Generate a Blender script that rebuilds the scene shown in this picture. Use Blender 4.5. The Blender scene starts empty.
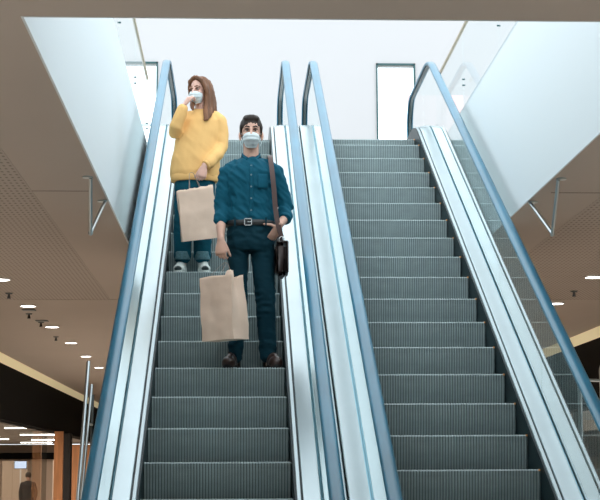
import bpy, bmesh, math, random
from mathutils import Vector, Matrix, noise
random.seed(7)
C = bpy.context.scene.collection
PI = math.pi
D = math.radians

# ------------------------------------------------------------------ materials
MATS = {}
def mat(name, col, rough=.6, metal=0., spec=.5, coat=0., emit=None, estr=0., bump=None, var=None, sheen=0.):
    m = bpy.data.materials.new(name); m.use_nodes = True
    nt = m.node_tree; b = nt.nodes['Principled BSDF']
    b.inputs['Base Color'].default_value = (*col, 1)
    b.inputs['Roughness'].default_value = rough
    b.inputs['Metallic'].default_value = metal
    b.inputs['Specular IOR Level'].default_value = spec
    b.inputs['Coat Weight'].default_value = coat
    b.inputs['Sheen Weight'].default_value = sheen
    if emit:
        b.inputs['Emission Color'].default_value = (*emit, 1)
        b.inputs['Emission Strength'].default_value = estr
    tc = nt.nodes.new('ShaderNodeTexCoord')
    if var:      # (scale, amount) tonal mottling
        sc, am = var[0], var[1]
        mp = nt.nodes.new('ShaderNodeMapping'); nt.links.new(tc.outputs['Object'], mp.inputs[0])
        if len(var) > 2: mp.inputs['Scale'].default_value = var[2]
        n = nt.nodes.new('ShaderNodeTexNoise'); n.inputs['Scale'].default_value = sc; n.inputs['Detail'].default_value = 4
        nt.links.new(mp.outputs[0], n.inputs['Vector'])
        r = nt.nodes.new('ShaderNodeMapRange'); r.inputs[1].default_value = .3; r.inputs[2].default_value = .7
        r.inputs[3].default_value = 1-am; r.inputs[4].default_value = 1+am
        nt.links.new(n.outputs[0], r.inputs[0])
        mx = nt.nodes.new('ShaderNodeVectorMath'); mx.operation = 'SCALE'
        mx.inputs[0].default_value = col; nt.links.new(r.outputs[0], mx.inputs['Scale'])
        nt.links.new(mx.outputs[0], b.inputs['Base Color'])
    if bump:     # (scale, strength, distance[, mapping])
        mp = nt.nodes.new('ShaderNodeMapping'); nt.links.new(tc.outputs['Object'], mp.inputs[0])
        if len(bump) > 3: mp.inputs['Scale'].default_value = bump[3]
        n = nt.nodes.new('ShaderNodeTexNoise'); n.inputs['Scale'].default_value = bump[0]; n.inputs['Detail'].default_value = 3
        nt.links.new(mp.outputs[0], n.inputs['Vector'])
        bp = nt.nodes.new('ShaderNodeBump'); bp.inputs['Strength'].default_value = bump[1]; bp.inputs['Distance'].default_value = bump[2]
        nt.links.new(n.outputs[0], bp.inputs['Height']); nt.links.new(bp.outputs[0], b.inputs['Normal'])
    MATS[name] = m
    return m

def glass_mat(name, tint, ior=1.5, boost=1.0):
    m = bpy.data.materials.new(name); m.use_nodes = True
    nt = m.node_tree; nt.nodes.clear()
    o = nt.nodes.new('ShaderNodeOutputMaterial'); mx = nt.nodes.new('ShaderNodeMixShader')
    t = nt.nodes.new('ShaderNodeBsdfTransparent'); t.inputs[0].default_value = (*tint, 1)
    g = nt.nodes.new('ShaderNodeBsdfGlossy'); g.inputs['Roughness'].default_value = .03; g.inputs[0].default_value = (.95, 1, 1, 1)
    f = nt.nodes.new('ShaderNodeFresnel'); f.inputs[0].default_value = ior
    k = nt.nodes.new('ShaderNodeMath'); k.operation = 'MULTIPLY'; k.inputs[1].default_value = boost; k.use_clamp = True
    geo = nt.nodes.new('ShaderNodeNewGeometry'); inv = nt.nodes.new('ShaderNodeMath'); inv.operation = 'SUBTRACT'; inv.inputs[0].default_value = 1
    nt.links.new(geo.outputs['Backfacing'], inv.inputs[1])          # reflect once, on the face the light arrives at
    k2 = nt.nodes.new('ShaderNodeMath'); k2.operation = 'MULTIPLY'
    nt.links.new(f.outputs[0], k.inputs[0]); nt.links.new(k.outputs[0], k2.inputs[0]); nt.links.new(inv.outputs[0], k2.inputs[1]); nt.links.new(k2.outputs[0], mx.inputs[0])
    nt.links.new(t.outputs[0], mx.inputs[1]); nt.links.new(g.outputs[0], mx.inputs[2]); nt.links.new(mx.outputs[0], o.inputs[0])
    MATS[name] = m
    return m

mat('steel', (.43, .52, .55), .24, .45, bump=(1.2, .07, .02, (1, .35, 1)), var=(1.5, .05))
mat('steel_bright', (.46, .55, .58), .28, .45)
mat('steel_cladding', (.50, .60, .63), .35, 1.)
mat('chrome', (.42, .46, .47), .32, 1.)
mat('clamp', (.16, .34, .42), .35, .6)
mat('skirt', (.006, .018, .022), .4, 0., spec=.2)
mat('step_metal', (.32, .395, .40), .55, .08, var=(9, .10, (1, .2, 2)))
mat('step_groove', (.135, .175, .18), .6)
mat('marker', (.75, .33, .10), .6)
mat('rubber', (.018, .138, .222), .30, 0., .38, var=(2.2, .16, (3, 1, 1)))
mat('guide', (.06, .08, .08), .4, .6)
mat('ceiling', (.43, .378, .332), .75, var=(.5, .03))
mat('white_panel', (.66, .73, .755), .55)
mat('white_wall', (.43, .43, .435), .8)
mat('upper_floor', (.70, .71, .71), .35)
mat('floor_tile', (.62, .56, .50), .35)
mat('bulkhead', (.006, .006, .006), .9, spec=.1)
mat('frame_teal', (.004, .06, .065), .4)
mat('bronze', (.42, .34, .23), .4, .5)
mat('black', (.01, .01, .011), .5)
mat('cove', (.8, .7, .45), .6, emit=(1., .86, .52), estr=.28)
mat('lamp', (1, 1, 1), .5, emit=(1., .97, .90), estr=9.)
mat('lamp_ring', (.7, .7, .68), .4)
mat('store_wall', (.58, .47, .38), .8)
mat('store_ceiling', (.30, .27, .25), .7)
mat('wood_orange', (.55, .25, .11), .55, var=(3, .25, (6, 1, .4)))
mat('screen', (.4, .5, .7), .4, emit=(.55, .72, 1.), estr=1.1)
mat('pink', (.66, .47, .46), .7)
mat('skin', (.60, .36, .27), .5, sheen=.1)
mat('skin_woman', (.66, .40, .32), .5, sheen=.1)
mat('hair_dark', (.026, .018, .014), .55, spec=.3, bump=(90, .5, .004, (1, 1, .25)))
mat('hair_brown', (.165, .075, .038), .5, spec=.25, bump=(120, .7, .004, (1, 1, .10)), var=(26, .45, (1, 1, .12)))
mat('mask', (.58, .655, .67), .75)
mat('shirt', (.002, .078, .125), .8, spec=.2, bump=(38, .35, .006))
mat('button', (.12, .22, .25), .4)
mat('trousers', (.002, .030, .046), .85, spec=.2, bump=(30, .35, .006))
mat('jeans', (.003, .075, .115), .85, spec=.2, bump=(40, .4, .005), var=(6, .2))
mat('jean_cuff', (.10, .22, .26), .85, var=(60, .25))
mat('sweater', (.80, .49, .19), .9, spec=.2, bump=(120, .25, .003))
mat('belt', (.012, .014, .015), .45)
mat('buckle', (.6, .6, .58), .25, 1.)
mat('leather', (.040, .020, .016), .35, bump=(60, .2, .002))
mat('bag_leather', (.030, .019, .016), .38, bump=(80, .2, .002))
mat('strap', (.075, .040, .034), .5)
mat('sole', (.012, .012, .012), .7)
mat('sneaker', (.68, .72, .69), .6)
mat('sneaker_dark', (.02, .035, .038), .7)
mat('kraft', (.80, .60, .47), .85, bump=(9, .25, .01), var=(3, .06))
mat('twine', (.30, .25, .21), .8)
mat('eye_dark', (.015, .012, .01), .2)
mat('eye_white', (.6, .55, .52), .3)
mat('coat_black', (.01, .01, .012), .8)
mat('frame_grey', (.10, .12, .12), .5)
glass_mat('glass', (.955, .99, .99), 1.5, 1.7)
glass_mat('rail_glass', (.97, .99, .99), 1.45, .5)
glass_mat('shop_glass', (.9, .9, .88), 1.5, .7)

# perforated strip of the soffit: fine dark slots running along Y
def perforated():
    m = bpy.data.materials.new('perforated'); m.use_nodes = True
    nt = m.node_tree; b = nt.nodes['Principled BSDF']; b.inputs['Roughness'].default_value = .75
    tc = nt.nodes.new('ShaderNodeTexCoord'); sp = nt.nodes.new('ShaderNodeSeparateXYZ'); nt.links.new(tc.outputs['Object'], sp.inputs[0])
    def w(axis, per):
        a = nt.nodes.new('ShaderNodeMath'); a.operation = 'MULTIPLY'; a.inputs[1].default_value = 2*PI/per
        nt.links.new(sp.outputs[axis], a.inputs[0])
        s = nt.nodes.new('ShaderNodeMath'); s.operation = 'SINE'; nt.links.new(a.outputs[0], s.inputs[0])
        r = nt.nodes.new('ShaderNodeMapRange'); r.inputs[1].default_value = -.2; r.inputs[2].default_value = .7
        nt.links.new(s.outputs[0], r.inputs[0]); return r
    a, c = w('X', .042), w('Y', .10)
    k = nt.nodes.new('ShaderNodeMath'); k.operation = 'MULTIPLY'; nt.links.new(a.outputs[0], k.inputs[0]); nt.links.new(c.outputs[0], k.inputs[1])
    mx = nt.nodes.new('ShaderNodeMix'); mx.data_type = 'RGBA'
    mx.inputs['A'].default_value = (.41, .36, .317, 1); mx.inputs['B'].default_value = (.20, .175, .152, 1)
    nt.links.new(k.outputs[0], mx.inputs['Factor']); nt.links.new(mx.outputs['Result'], b.inputs['Base Color'])
    MATS['perforated'] = m
perforated()

# ------------------------------------------------------------------ helpers
def link(name, bm, m, parent=None, smooth=False, loc=None):
    me = bpy.data.meshes.new(name)
    bmesh.ops.recalc_face_normals(bm, faces=bm.faces)
    if smooth:
        for f in bm.faces: f.smooth = True
    bm.to_mesh(me); bm.free()
    for x in (m if isinstance(m, (list, tuple)) else [m]): me.materials.append(MATS[x])
    o = bpy.data.objects.new(name, me); C.objects.link(o)
    if parent: o.parent = parent
    if loc is not None: o.location = loc
    return o

def thing(name, label, cat, loc=(0, 0, 0), rz=0, group=None):
    o = bpy.data.objects.new(name, None); C.objects.link(o)
    o.location = loc; o.rotation_euler = (0, 0, rz); o.empty_display_size = .1
    o['label'] = label; o['category'] = cat
    if group: o['group'] = group
    return o

def tag(o, label, cat, group=None):
    o['label'] = label; o['category'] = cat
    if group: o['group'] = group
    return o

def struct(o):
    o['kind'] = 'structure'; return o

def add_box(bm, lo, hi, mi=0):
    vs = [bm.verts.new((x, y, z)) for z in (lo[2], hi[2]) for y in (lo[1], hi[1]) for x in (lo[0], hi[0])]
    for f in ((0, 1, 3, 2), (4, 5, 7, 6), (0, 1, 5, 4), (2, 3, 7, 6), (0, 2, 6, 4), (1, 3, 7, 5)):
        bm.faces.new([vs[i] for i in f]).material_index = mi
    return vs

def box(name, lo, hi, m, parent=None, bev=0):
    bm = bmesh.new(); add_box(bm, lo, hi)
    if bev: bmesh.ops.bevel(bm, geom=list(bm.edges), offset=bev, segments=2, affect='EDGES', profile=.6)
    return link(name, bm, m, parent)

def frame_of(t, up=Vector((0, 0, 1))):
    t = Vector(t).normalized()
    if abs(t.dot(up)) > .9999: up = Vector((0, 1, 0)) if abs(t.y) < .9 else Vector((0, 0, 1))
    a = t.cross(up).normalized(); b = a.cross(t).normalized()
    return t, a, b

def add_tube(bm, pts, rad, seg=12, up=None, round_ends=True, mi=0):
    """closed tapered tube; rad entries r or (ra, rb): ra along t x up, rb along the other"""
    pts = [Vector(p) for p in pts]; n = len(pts)
    rad = [(r, r) if not isinstance(r, (tuple, list)) else r for r in (rad if isinstance(rad, (list, tuple)) else [rad]*n)]
    if up is None:      # the axis least aligned with any stretch of the tube, so that no ring twists
        ts = [(pts[i+1]-pts[i]).normalized() for i in range(n-1)]
        up = min((Vector((0, 1, 0)), Vector((1, 0, 0)), Vector((0, 0, 1))), key=lambda u: max(abs(t.dot(u)) for t in ts)-(.05 if u.y else 0))
    up = Vector(up)
    P, R, T = [], [], []
    for i in range(n):
        t = (pts[min(i+1, n-1)]-pts[max(i-1, 0)]).normalized()
        P.append(pts[i]); R.append(rad[i]); T.append(t)
    if round_ends:
        def cap(i, s):
            m = min(R[i]); out = []
            for a in (75, 50, 25):
                c, q = math.cos(D(a)), math.sin(D(a))
                out.append((P[i]+T[i]*s*m*q, (R[i][0]*c, R[i][1]*c), T[i]))
            return out
        st = cap(0, -1); en = cap(n-1, 1)
        P = [x[0] for x in st]+P+[x[0] for x in reversed(en)]
        R = [x[1] for x in st]+R+[x[1] for x in reversed(en)]
        T = [x[2] for x in st]+T+[x[2] for x in reversed(en)]
    rings = []
    for p, r, t in zip(P, R, T):
        _, a, b = frame_of(t, up)
        rings.append([bm.verts.new(p+a*r[0]*math.cos(2*PI*k/seg)+b*r[1]*math.sin(2*PI*k/seg)) for k in range(seg)])
    for i in range(len(rings)-1):
        for k in range(seg):
            f = bm.faces.new((rings[i][k], rings[i][(k+1) % seg], rings[i+1][(k+1) % seg], rings[i+1][k])); f.material_index = mi
    bm.faces.new(rings[0]).material_index = mi; bm.faces.new(list(reversed(rings[-1]))).material_index = mi

def add_ell(bm, c, r, rot=None, seg=20, rings=12, mi=0):
    M = Matrix.Translation(Vector(c)) @ (rot.to_4x4() if rot else Matrix.Identity(4)) @ Matrix.Diagonal((r[0], r[1], r[2], 1))
    g = bmesh.ops.create_uvsphere(bm, u_segments=seg, v_segments=rings, radius=1, matrix=M)
    return g['verts']

def add_rings(bm, rings, seg=28, power=2.0):
    """loft of horizontal superellipse rings (cx, cy, z, rx, ry)"""
    L = []
    for cx, cy, z, rx, ry in rings:
        row = []
        for k in range(seg):
            a = 2*PI*k/seg; c, s = math.cos(a), math.sin(a)
            row.append(bm.verts.new((cx+rx*math.copysign(abs(c)**(2/power), c), cy+ry*math.copysign(abs(s)**(2/power), s), z)))
        L.append(row)
    for i in range(len(L)-1):
        for k in range(seg):
            bm.faces.new((L[i][k], L[i][(k+1) % seg], L[i+1][(k+1) % seg], L[i+1][k]))
    bm.faces.new(L[0]); bm.faces.new(list(reversed(L[-1])))

def fuse(name, bm, m, parent, voxel=.008, smooth=4, disp=None, cut=None, loc=None):
    """one continuous surface from overlapping closed volumes"""
    me = bpy.data.meshes.new('tmp'); bmesh.ops.recalc_face_normals(bm, faces=bm.faces); bm.to_mesh(me); bm.free()
    t = bpy.data.objects.new('tmp', me); C.objects.link(t)
    r = t.modifiers.new('r', 'REMESH'); r.mode = 'VOXEL'; r.voxel_size = voxel; r.adaptivity = 0
    if smooth:
        s = t.modifiers.new('s', 'SMOOTH'); s.factor = .5; s.iterations = smooth
    dg = bpy.context.evaluated_depsgraph_get(); dg.update()
    nm = bpy.data.meshes.new_from_object(t.evaluated_get(dg))
    bpy.data.objects.remove(t); bpy.data.meshes.remove(me)
    nm.name = name
    b2 = bmesh.new(); b2.from_mesh(nm)
    if disp:
        b2.normal_update()
        for v in b2.verts: v.co += v.normal*disp(v.co)
    if cut:
        bad = [v for v in b2.verts if cut(v.co)]
        bmesh.ops.delete(b2, geom=bad, context='VERTS')
    for f in b2.faces: f.smooth = True
    b2.to_mesh(nm); b2.free()
    nm.materials.clear()
    nm.materials.append(MATS[m])
    o = bpy.data.objects.new(name, nm); C.objects.link(o)
    if parent: o.parent = parent
    if loc is not None: o.location = loc
    return o

def folds(amp, sx=14, sz=6, seed=0., tilt=.5):
    def f(co):
        p = Vector((co.x*sx+co.z*tilt*sx+seed, co.y*sx, co.z*sz+seed*2))
        a = noise.noise(p); b = noise.noise(p*2.3+Vector((5, 3, 1)))
        return max(-.45*amp, amp*((1-abs(a)*2.4)*.7+b*.5))
    return f

# ------------------------------------------------------------------ camera
EYE = 1.6
cam = bpy.data.cameras.new('camera'); co = bpy.data.objects.new('camera', cam); C.objects.link(co)
cam.sensor_width = 36; cam.sensor_fit = 'HORIZONTAL'; cam.lens = 1500/600*36
cam.clip_end = 400
TH, YAW, ROLL = .148008, .0426066, -.0044287
fw = Vector((math.sin(YAW)*math.cos(TH), math.cos(YAW)*math.cos(TH), math.sin(TH)))
rt = Vector((math.cos(YAW), -math.sin(YAW), 0)); upv = rt.cross(fw)
rt2 = rt*math.cos(ROLL)+upv*math.sin(ROLL); up2 = -rt*math.sin(ROLL)+upv*math.cos(ROLL)
co.matrix_world = Matrix(((rt2.x, up2.x, -fw.x, 0), (rt2.y, up2.y, -fw.y, 0), (rt2.z, up2.z, -fw.z, EYE), (0, 0, 0, 1)))
bpy.context.scene.camera = co

# ------------------------------------------------------------------ geometry of the flight
Y0, Z0 = 8.9226, 1.4538            # nose 0 of the left flight
GO, RI = .3803, .21957             # going and rise of one step
TAN = RI/GO
ZL = 5.07                          # upper landing
CZ = 3.625                         # soffit
OX0, OX1, OY0, OY1 = -.954, 2.187, 6.53, 15.5
YT = Y0+(ZL-Z0)/TAN; YB = Y0-Z0/TAN
RT, RB = 1.0, 1.4
TT, TB = RT*math.tan(D(15)), RB*math.tan(D(15))
def zb(Y, up=0.):
    """height of the nose line; up lifts the upper level part, so the bend comes later"""
    if up: Y -= up/TAN; return zb(Y)+up
    if Y >= YT+TT: return ZL
    if Y > YT-TT:
        d = YT+TT-Y; return ZL-(RT-math.sqrt(max(0, RT*RT-d*d)))
    if Y <= YB-TB: return 0.
    if Y < YB+TB:
        d = Y-(YB-TB); return RB-math.sqrt(max(0, RB*RB-d*d))
    return Z0+(Y-Y0)*TAN
YEND, YSTART = 16.75, YB-1.15
def path(a, b, up=0.):
    ys = {a, b}
    for c, t in ((YT+up/TAN, TT), (YB, TB)):
        for i in range(9): ys.add(c-t+2*t*i/8)
    ys |= {a+(b-a)*i/12 for i in range(13)}
    return sorted(y for y in ys if a <= y <= b)

UPD, UPH = .10, .03       # extra height of decks and handrail along the landing
def zdeck(y): return max(zb(y), zb(y, UPD)) if y > 10 else zb(y)
def sweep(bm, prof, ys, xedge, side, taper_end=None):
    rings = []
    for y in ys:
        z = zdeck(y)
        rings.append([bm.verts.new((xedge+side*o, y, z+h)) for o, h in prof])
    n = len(prof)
    for i in range(len(rings)-1):
        for k in range(n):
            bm.faces.new((rings[i][k], rings[i][(k+1) % n], rings[i+1][(k+1) % n], rings[i+1][k]))
    bm.faces.new(rings[0]); bm.faces.new(list(reversed(rings[-1])))

HR = .80      # handrail height above the nose line
RN = .345     # newel radius
def zrail(y): return zb(y, UPH) if y > 10 else zb(y)
def rail_path(d=0.):
    """(Y, z) along the handrail, offset d inwards"""
    p = []
    for i in range(0, 13):
        a = D(-90-15*i)
        p.append((YSTART+(RN-d)*math.cos(a), HR-RN+(RN-d)*math.sin(a)))
    for y in path(YSTART+.05, YEND-.05, UPH): p.append((y, zrail(y)+HR-d))
    for i in range(0, 13):
        a = D(90-15*i)
        p.append((YEND+(RN-d)*math.cos(a), ZL+UPH+HR-RN+(RN-d)*math.sin(a)))
    return p
def rail_sweep(bm, prof, pts, xc):
    """prof: (x, n) with n outwards"""
    n = len(pts); rings = []
    for i, (y, z) in enumerate(pts):
        a, b = pts[max(i-1, 0)], pts[min(i+1, n-1)]
        t = Vector((0, b[0]-a[0], b[1]-a[1])).normalized(); nn = Vector((0, -t.z, t.y))
        rings.append([bm.verts.new(Vector((xc+px, y, z))+nn*pn) for px, pn in prof])
    m = len(prof)
    for i in range(n-1):
        for k in range(m):
            bm.faces.new((rings[i][k], rings[i][(k+1) % m], rings[i+1][(k+1) % m], rings[i+1][k]))
    bm.faces.new(rings[0]); bm.faces.new(list(reversed(rings[-1])))

# one ribbed step, nose at the origin, tread going +Y, riser hanging below the nose
def step_mesh(marker):
    bm = bmesh.new(); W = .9; n = 50; pitch = W/n
    prof = [(GO-.004, -.004), (.012, 0), (.004, -.003), (0, -.010)]
    for i in range(1, 8):
        t = i/7; prof.append((.002+.030*t**1.5, -.010-(RI+.012)*t))
    nrm = []
    for i in range(len(prof)):
        a, b = prof[max(0, i-1)], prof[min(len(prof)-1, i+1)]
        t = Vector((b[0]-a[0], b[1]-a[1])).normalized(); nrm.append(Vector((t.y, -t.x)))   # outwards (-Y, +Z)
    cols = []
    for i in range(n):
        x0 = -W/2+i*pitch
        for dx, deep in ((0, 0), (.56, 0), (.60, 1), (.96, 1)):
            cols.append((x0+dx*pitch, deep))
    cols.append((W/2, 0))
    rows = []
    for x, deep in cols:
        row = []
        for j, (p, q) in enumerate(zip(prof, nrm)):
            d = .011 if deep and 0 < j else 0
            if j in (1, 2, 3) and deep: d = .005
            o = -q*d if q.x < 0 or q.y > 0 else q*d
            row.append(bm.verts.new((x, p[0]+o.x, p[1]+o.y)))
        rows.append(row)
    for (a, ca), (b, cb) in zip(zip(rows, cols), zip(rows[1:], cols[1:])):
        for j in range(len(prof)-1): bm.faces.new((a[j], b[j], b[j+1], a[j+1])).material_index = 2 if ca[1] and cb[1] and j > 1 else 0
    # back and side plates so the step has a body
    add_box(bm, (-W/2, .045, -RI-.02), (W/2, GO-.01, -.012))
    if marker:
        add_box(bm, (W/2-.011, -.003, -.011), (W/2-.001, .010, .002), 1)
    me = bpy.data.meshes.new('step'); bm.to_mesh(me); bm.free()
    me.materials.append(MATS['step_metal']); me.materials.append(MATS['marker']); me.materials.append(MATS['step_groove'])
    return me
STEP_PLAIN, STEP_MARK = step_mesh(False), step_mesh(True)

def escalator(label, x0, phase, mesh):
    """x0 left edge of the steps, steps .9 wide"""
    root = thing('escalator', label, 'escalator', (x0+.45, YB, 0)); off = Vector((-(x0+.45), -YB, 0))
    def L(name, bm, m, smooth=False): return link(name, bm, m, root, smooth, off)
    kmin = int(math.ceil((YB-.55-Y0)/GO-phase)); kmax = int(math.floor((YT+.45-Y0)/GO-phase))
    for k in range(kmin, kmax+1):
        y = Y0+(k+phase)*GO
        s = bpy.data.objects.new('step', mesh); C.objects.link(s); s.parent = root
        s.location = (0, y-YB, zb(y))
    ye = Y0+(kmax+phase+1)*GO
    bm = bmesh.new(); add_box(bm, (x0+.006, ye-.02, ZL-.02), (x0+.894, ye+.30, ZL-.002))
    for i in range(45): add_box(bm, (x0+.01+i*.0195, ye-.10, ZL-.012), (x0+.018+i*.0195, ye-.02, ZL+.001))
    L('comb_plate', bm, 'steel_cladding')
    ys0 = Y0+(kmin+phase)*GO
    bm = bmesh.new(); add_box(bm, (x0+.006, ys0-1.3, .001), (x0+.894, ys0-.02, .012)); L('comb_plate', bm, 'steel_cladding')
    full = path(YSTART-.15, YEND+.10, UPD)
    for side, xe in ((-1, x0), (1, x0+.9)):
        xc = xe+side*.167
        bm = bmesh.new(); sweep(bm, [(.004, -.28), (.004, .058), (.016, .058), (.016, -.28)], full, xe, side); L('skirt_panel', bm, 'skirt')
        bm = bmesh.new(); sweep(bm, [(.0165, .052), (.0165, .068), (.019, .071), (.0375, .071), (.0395, .068), (.0395, .050)], full, xe, side); L('skirt_trim', bm, 'steel_bright')
        bm = bmesh.new(); sweep(bm, [(.0398, .03), (.0398, .052), (.0495, .052), (.0495, .03)], full, xe, side); L('trim_groove', bm, 'skirt')
        bm = bmesh.new(); sweep(bm, [(.050, .03), (.050, .066), (.054, .072), (.150, .088), (.153, .086), (.153, .03)], full, xe, side); L('inner_deck', bm, 'steel')
        bm = bmesh.new(); sweep(bm, [(.1535, .03), (.1535, .074), (.1605, .078), (.1605, .03)], full, xe, side)
        sweep(bm, [(.1735, .03), (.1735, .080), (.183, .080), (.183, .03)], full, xe, side); L('glass_clamp', bm, 'clamp')
        bm = bmesh.new(); sweep(bm, [(.1835, .02), (.1835, .086), (.300, .082), (.306, .074), (.306, .02)], full, xe, side); L('outer_deck', bm, 'steel')
        bm = bmesh.new()
        cl = full
        rings = []
        for y in cl:
            z = zdeck(y); lo = max(z-.95, 0.001)
            rings.append([bm.verts.new((xe+side*o, y, zz)) for o, zz in ((.296, lo), (.296, z+.02), (.304, z+.02), (.304, lo))])
        for a, b in zip(rings, rings[1:]):
            for k in range(4): bm.faces.new((a[k], a[(k+1) % 4], b[(k+1) % 4], b[k]))
        bm.faces.new(rings[0]); bm.faces.new(rings[-1])
        L('side_cladding', bm, 'steel_cladding')
        # handrail: rubber C section over a slim guide
        bm = bmesh.new()
        prof = [(-.030, -.024), (-.039, -.016), (-.041, -.006), (-.037, .005), (-.024, .013), (0, .017), (.024, .013), (.037, .005), (.041, -.006), (.039, -.016), (.030, -.024), (.026, -.014), (-.026, -.014)]
        rail_sweep(bm, prof, rail_path(0), xc); L('handrail', bm, 'rubber', True)
        bm = bmesh.new()
        rail_sweep(bm, [(-.022, -.013), (-.018, -.034), (-.008, -.046), (.008, -.046), (.018, -.034), (.022, -.013)], rail_path(.002), xc); L('handrail_guide', bm, 'guide')
        # glass panels between the clamp and the handrail
        top = rail_path(.040)
        cuts = [YSTART-1]+[YSTART+.2+1.48*i for i in range(0, 9)]
        cuts = [c for c in cuts if c < YEND-.9]+[YEND+1]
        def lower(y):
            return zdeck(y)+.062
        inner = [(y, z) for y, z in top if True]
        for a, b in zip(cuts, cuts[1:]):
            a2, b2 = a+.003, b-.003
            up = []
            if a <= YSTART-1:   # newel end
                up += [p for p in inner[:13] if p[1] > lower(p[0])+.01]
                a2 = None
            mid = inner[13:-13]
            ys = sorted({y for y, z in mid if (a2 is None or y > a2) and (b > YEND or y < b2)} | ({a2} if a2 is not None else set()) | ({b2} if b <= YEND else set()))
            up += [(y, zrail(y)+HR-.040) for y in ys]
            if b > YEND: up += [p for p in inner[-13:] if p[1] > lower(p[0])+.01]
            ya, ybb = up[0][0], up[-1][0]
            lo = [(ybb, lower(ybb))]+[(y, lower(y)) for y in sorted([y for y in ys if ya < y < ybb], reverse=True)]+[(ya, lower(ya))]
            poly = up+lo
            bm = bmesh.new()
            # strip-wise so the outline may bend either way
            n = len(up); V = {}
            def vv(s, i, yz): 
                k = (s, i)
                if k not in V: V[k] = bm.verts.new((xc+s*.0055, yz[0], yz[1]))
                return V[k]
            for s in (-1, 1):
                bm.faces.new([vv(s, i, q) for i, q in enumerate(poly)])
            m = len(poly)
            for i in range(m):
                j = (i+1) % m
                bm.faces.new((V[(-1, i)], V[(-1, j)], V[(1, j)], V[(1, i)]))
            bmesh.ops.triangulate(bm, faces=[f for f in bm.faces if len(f.verts) > 4])
            L('glass_panel', bm, 'glass')
    # belly of the truss
    bm = bmesh.new(); rings = []
    for y in path(YB+.9, YT+TT):
        z = zb(y); rings.append([bm.verts.new((x, y, zz)) for x, zz in ((x0-.295, z-.95), (x0-.295, z-.90), (x0+1.195, z-.90), (x0+1.195, z-.95))])
    for a, b in zip(rings, rings[1:]):
        for k in range(4): bm.faces.new((a[k], a[(k+1) % 4], b[(k+1) % 4], b[k]))
    bm.faces.new(rings[0]); bm.faces.new(rings[-1]); L('truss_soffit', bm, 'steel_cladding')
    return root

XL0 = -.5634; XR0 = .9593
escalator('escalator carrying the two masked people with shopping bags', XL0, 0., STEP_PLAIN)
escalator('empty escalator with orange corner dots on its steps, beside the occupied one', XR0, .7587, STEP_MARK)

# ------------------------------------------------------------------ setting
S = struct
S(box('floor', (-14, -14, -.2), (16, 96, 0), 'floor_tile'))
# ceiling of the lower hall with its opening: smooth soffit, perforated strips, upper slab
bm = bmesh.new()
def slab(x0, y0, x1, y1): add_box(bm, (x0, y0, CZ), (x1, y1, CZ+.12))
slab(-1.476, -7, 2.70, OY0-.013); slab(-1.476, OY0-.013, OX0-.013, 17.5); slab(OX1+.013, OY0-.013, 2.70, 17.5); slab(OX0, OY1+.55, OX1, 17.5)
slab(-14, -7, -1.476, 3.0); slab(2.70, -7, 16, 3.0)
slab(-14, 17.55, 16, 62)
slab(-14, 3.0, -4.02, 17.55); slab(5.15, 3.0, 16, 17.55)
S(link('ceiling', bm, 'ceiling'))
bm = bmesh.new()
for x0, x1 in ((-4.015, -1.480), (2.704, 5.145)):
    add_box(bm, (x0, 3.005, CZ+.002), (x1, 17.545, CZ+.12))
o = S(link('ceiling_perforated', bm, 'perforated'))
# joint lines of the soffit
bm = bmesh.new()
for x0, x1 in ((-1.476, OX0-.11), (OX1+.11, 2.70)): add_box(bm, (x0, 10.70, CZ-.0015), (x1, 10.708, CZ+.001))
S(link('trim_1', bm, 'bulkhead'))
# white fascia lining the opening and the upper floor
bm = bmesh.new()
add_box(bm, (OX0-.012, OY0, CZ-.0005), (OX0, OY1, ZL+.004)); S(link('trim_2', bm, 'white_panel'))
bm = bmesh.new()
add_box(bm, (OX1, OY0, CZ-.0005), (OX1+.012, OY1, ZL+.004)); S(link('trim_3', bm, 'white_panel'))
bm = bmesh.new(); add_box(bm, (OX0-.012, OY0-.012, CZ-.0005), (OX1+.012, OY0, ZL+.004)); S(link('trim_4', bm, 'white_panel'))
bm = bmesh.new()
add_box(bm, (-14, -7, CZ+.125), (OX0-.013, 26, ZL)); add_box(bm, (OX1+.013, -7, CZ+.125), (16, 26, ZL))
add_box(bm, (OX0-.013, -7, CZ+.125), (OX1+.013, OY0-.013, ZL)); add_box(bm, (OX0-.013, OY1+.3, ZL-.35), (OX1+.013, 26, ZL))
S(link('floor_upper', bm, 'upper_floor'))

# far wall of the upper storey with two tall windows
WY = 23.0; WT = 10.5
def at(u, v, Y):          # design point: direction from the eye to a place at depth Y
    d = fw+rt2*((u-300)/1500)+up2*((250-v)/1500); d = d/d.y*Y
    return d.x, d.z+EYE
wa, ztop = at(158, 62, WY); wb, _ = at(376, 62, WY)
wa0 = wa-2.4; wb1 = wb+.62
bm = bmesh.new()
for x0, x1, z0, z1 in ((-12, wa0, ZL, WT), (wa0, wa, ztop, WT), (wa, wb, ZL, WT), (wb, wb1, ztop, WT), (wb1, 14, ZL, WT)):
    add_box(bm, (x0, WY, z0), (x1, WY+.25, z1))
S(link('wall_far', bm, 'white_wall'))
def win(n, x0, x1):
    fr = bpy.data.objects.new('window_%d' % n, None); C.objects.link(fr); fr.location = ((x0+x1)/2, WY, ZL); S(fr)
    bm = bmesh.new(); t = .024; h = ztop-ZL; w = (x1-x0)/2
    add_box(bm, (-w, -.02, 0), (-w+t, .06, h)); add_box(bm, (w-t, -.02, 0), (w, .06, h)); add_box(bm, (-w, -.02, h-t), (w, .06, h)); add_box(bm, (-w, -.02, 0), (w, .06, t))
    link('window_frame', bm, 'frame_teal', fr)
    bm = bmesh.new(); add_box(bm, (-w+t, .02, t), (w-t, .03, h-t)); link('pane', bm, 'rail_glass', fr)
win(1, wa0, wa); win(2, wb, wb1)

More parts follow.
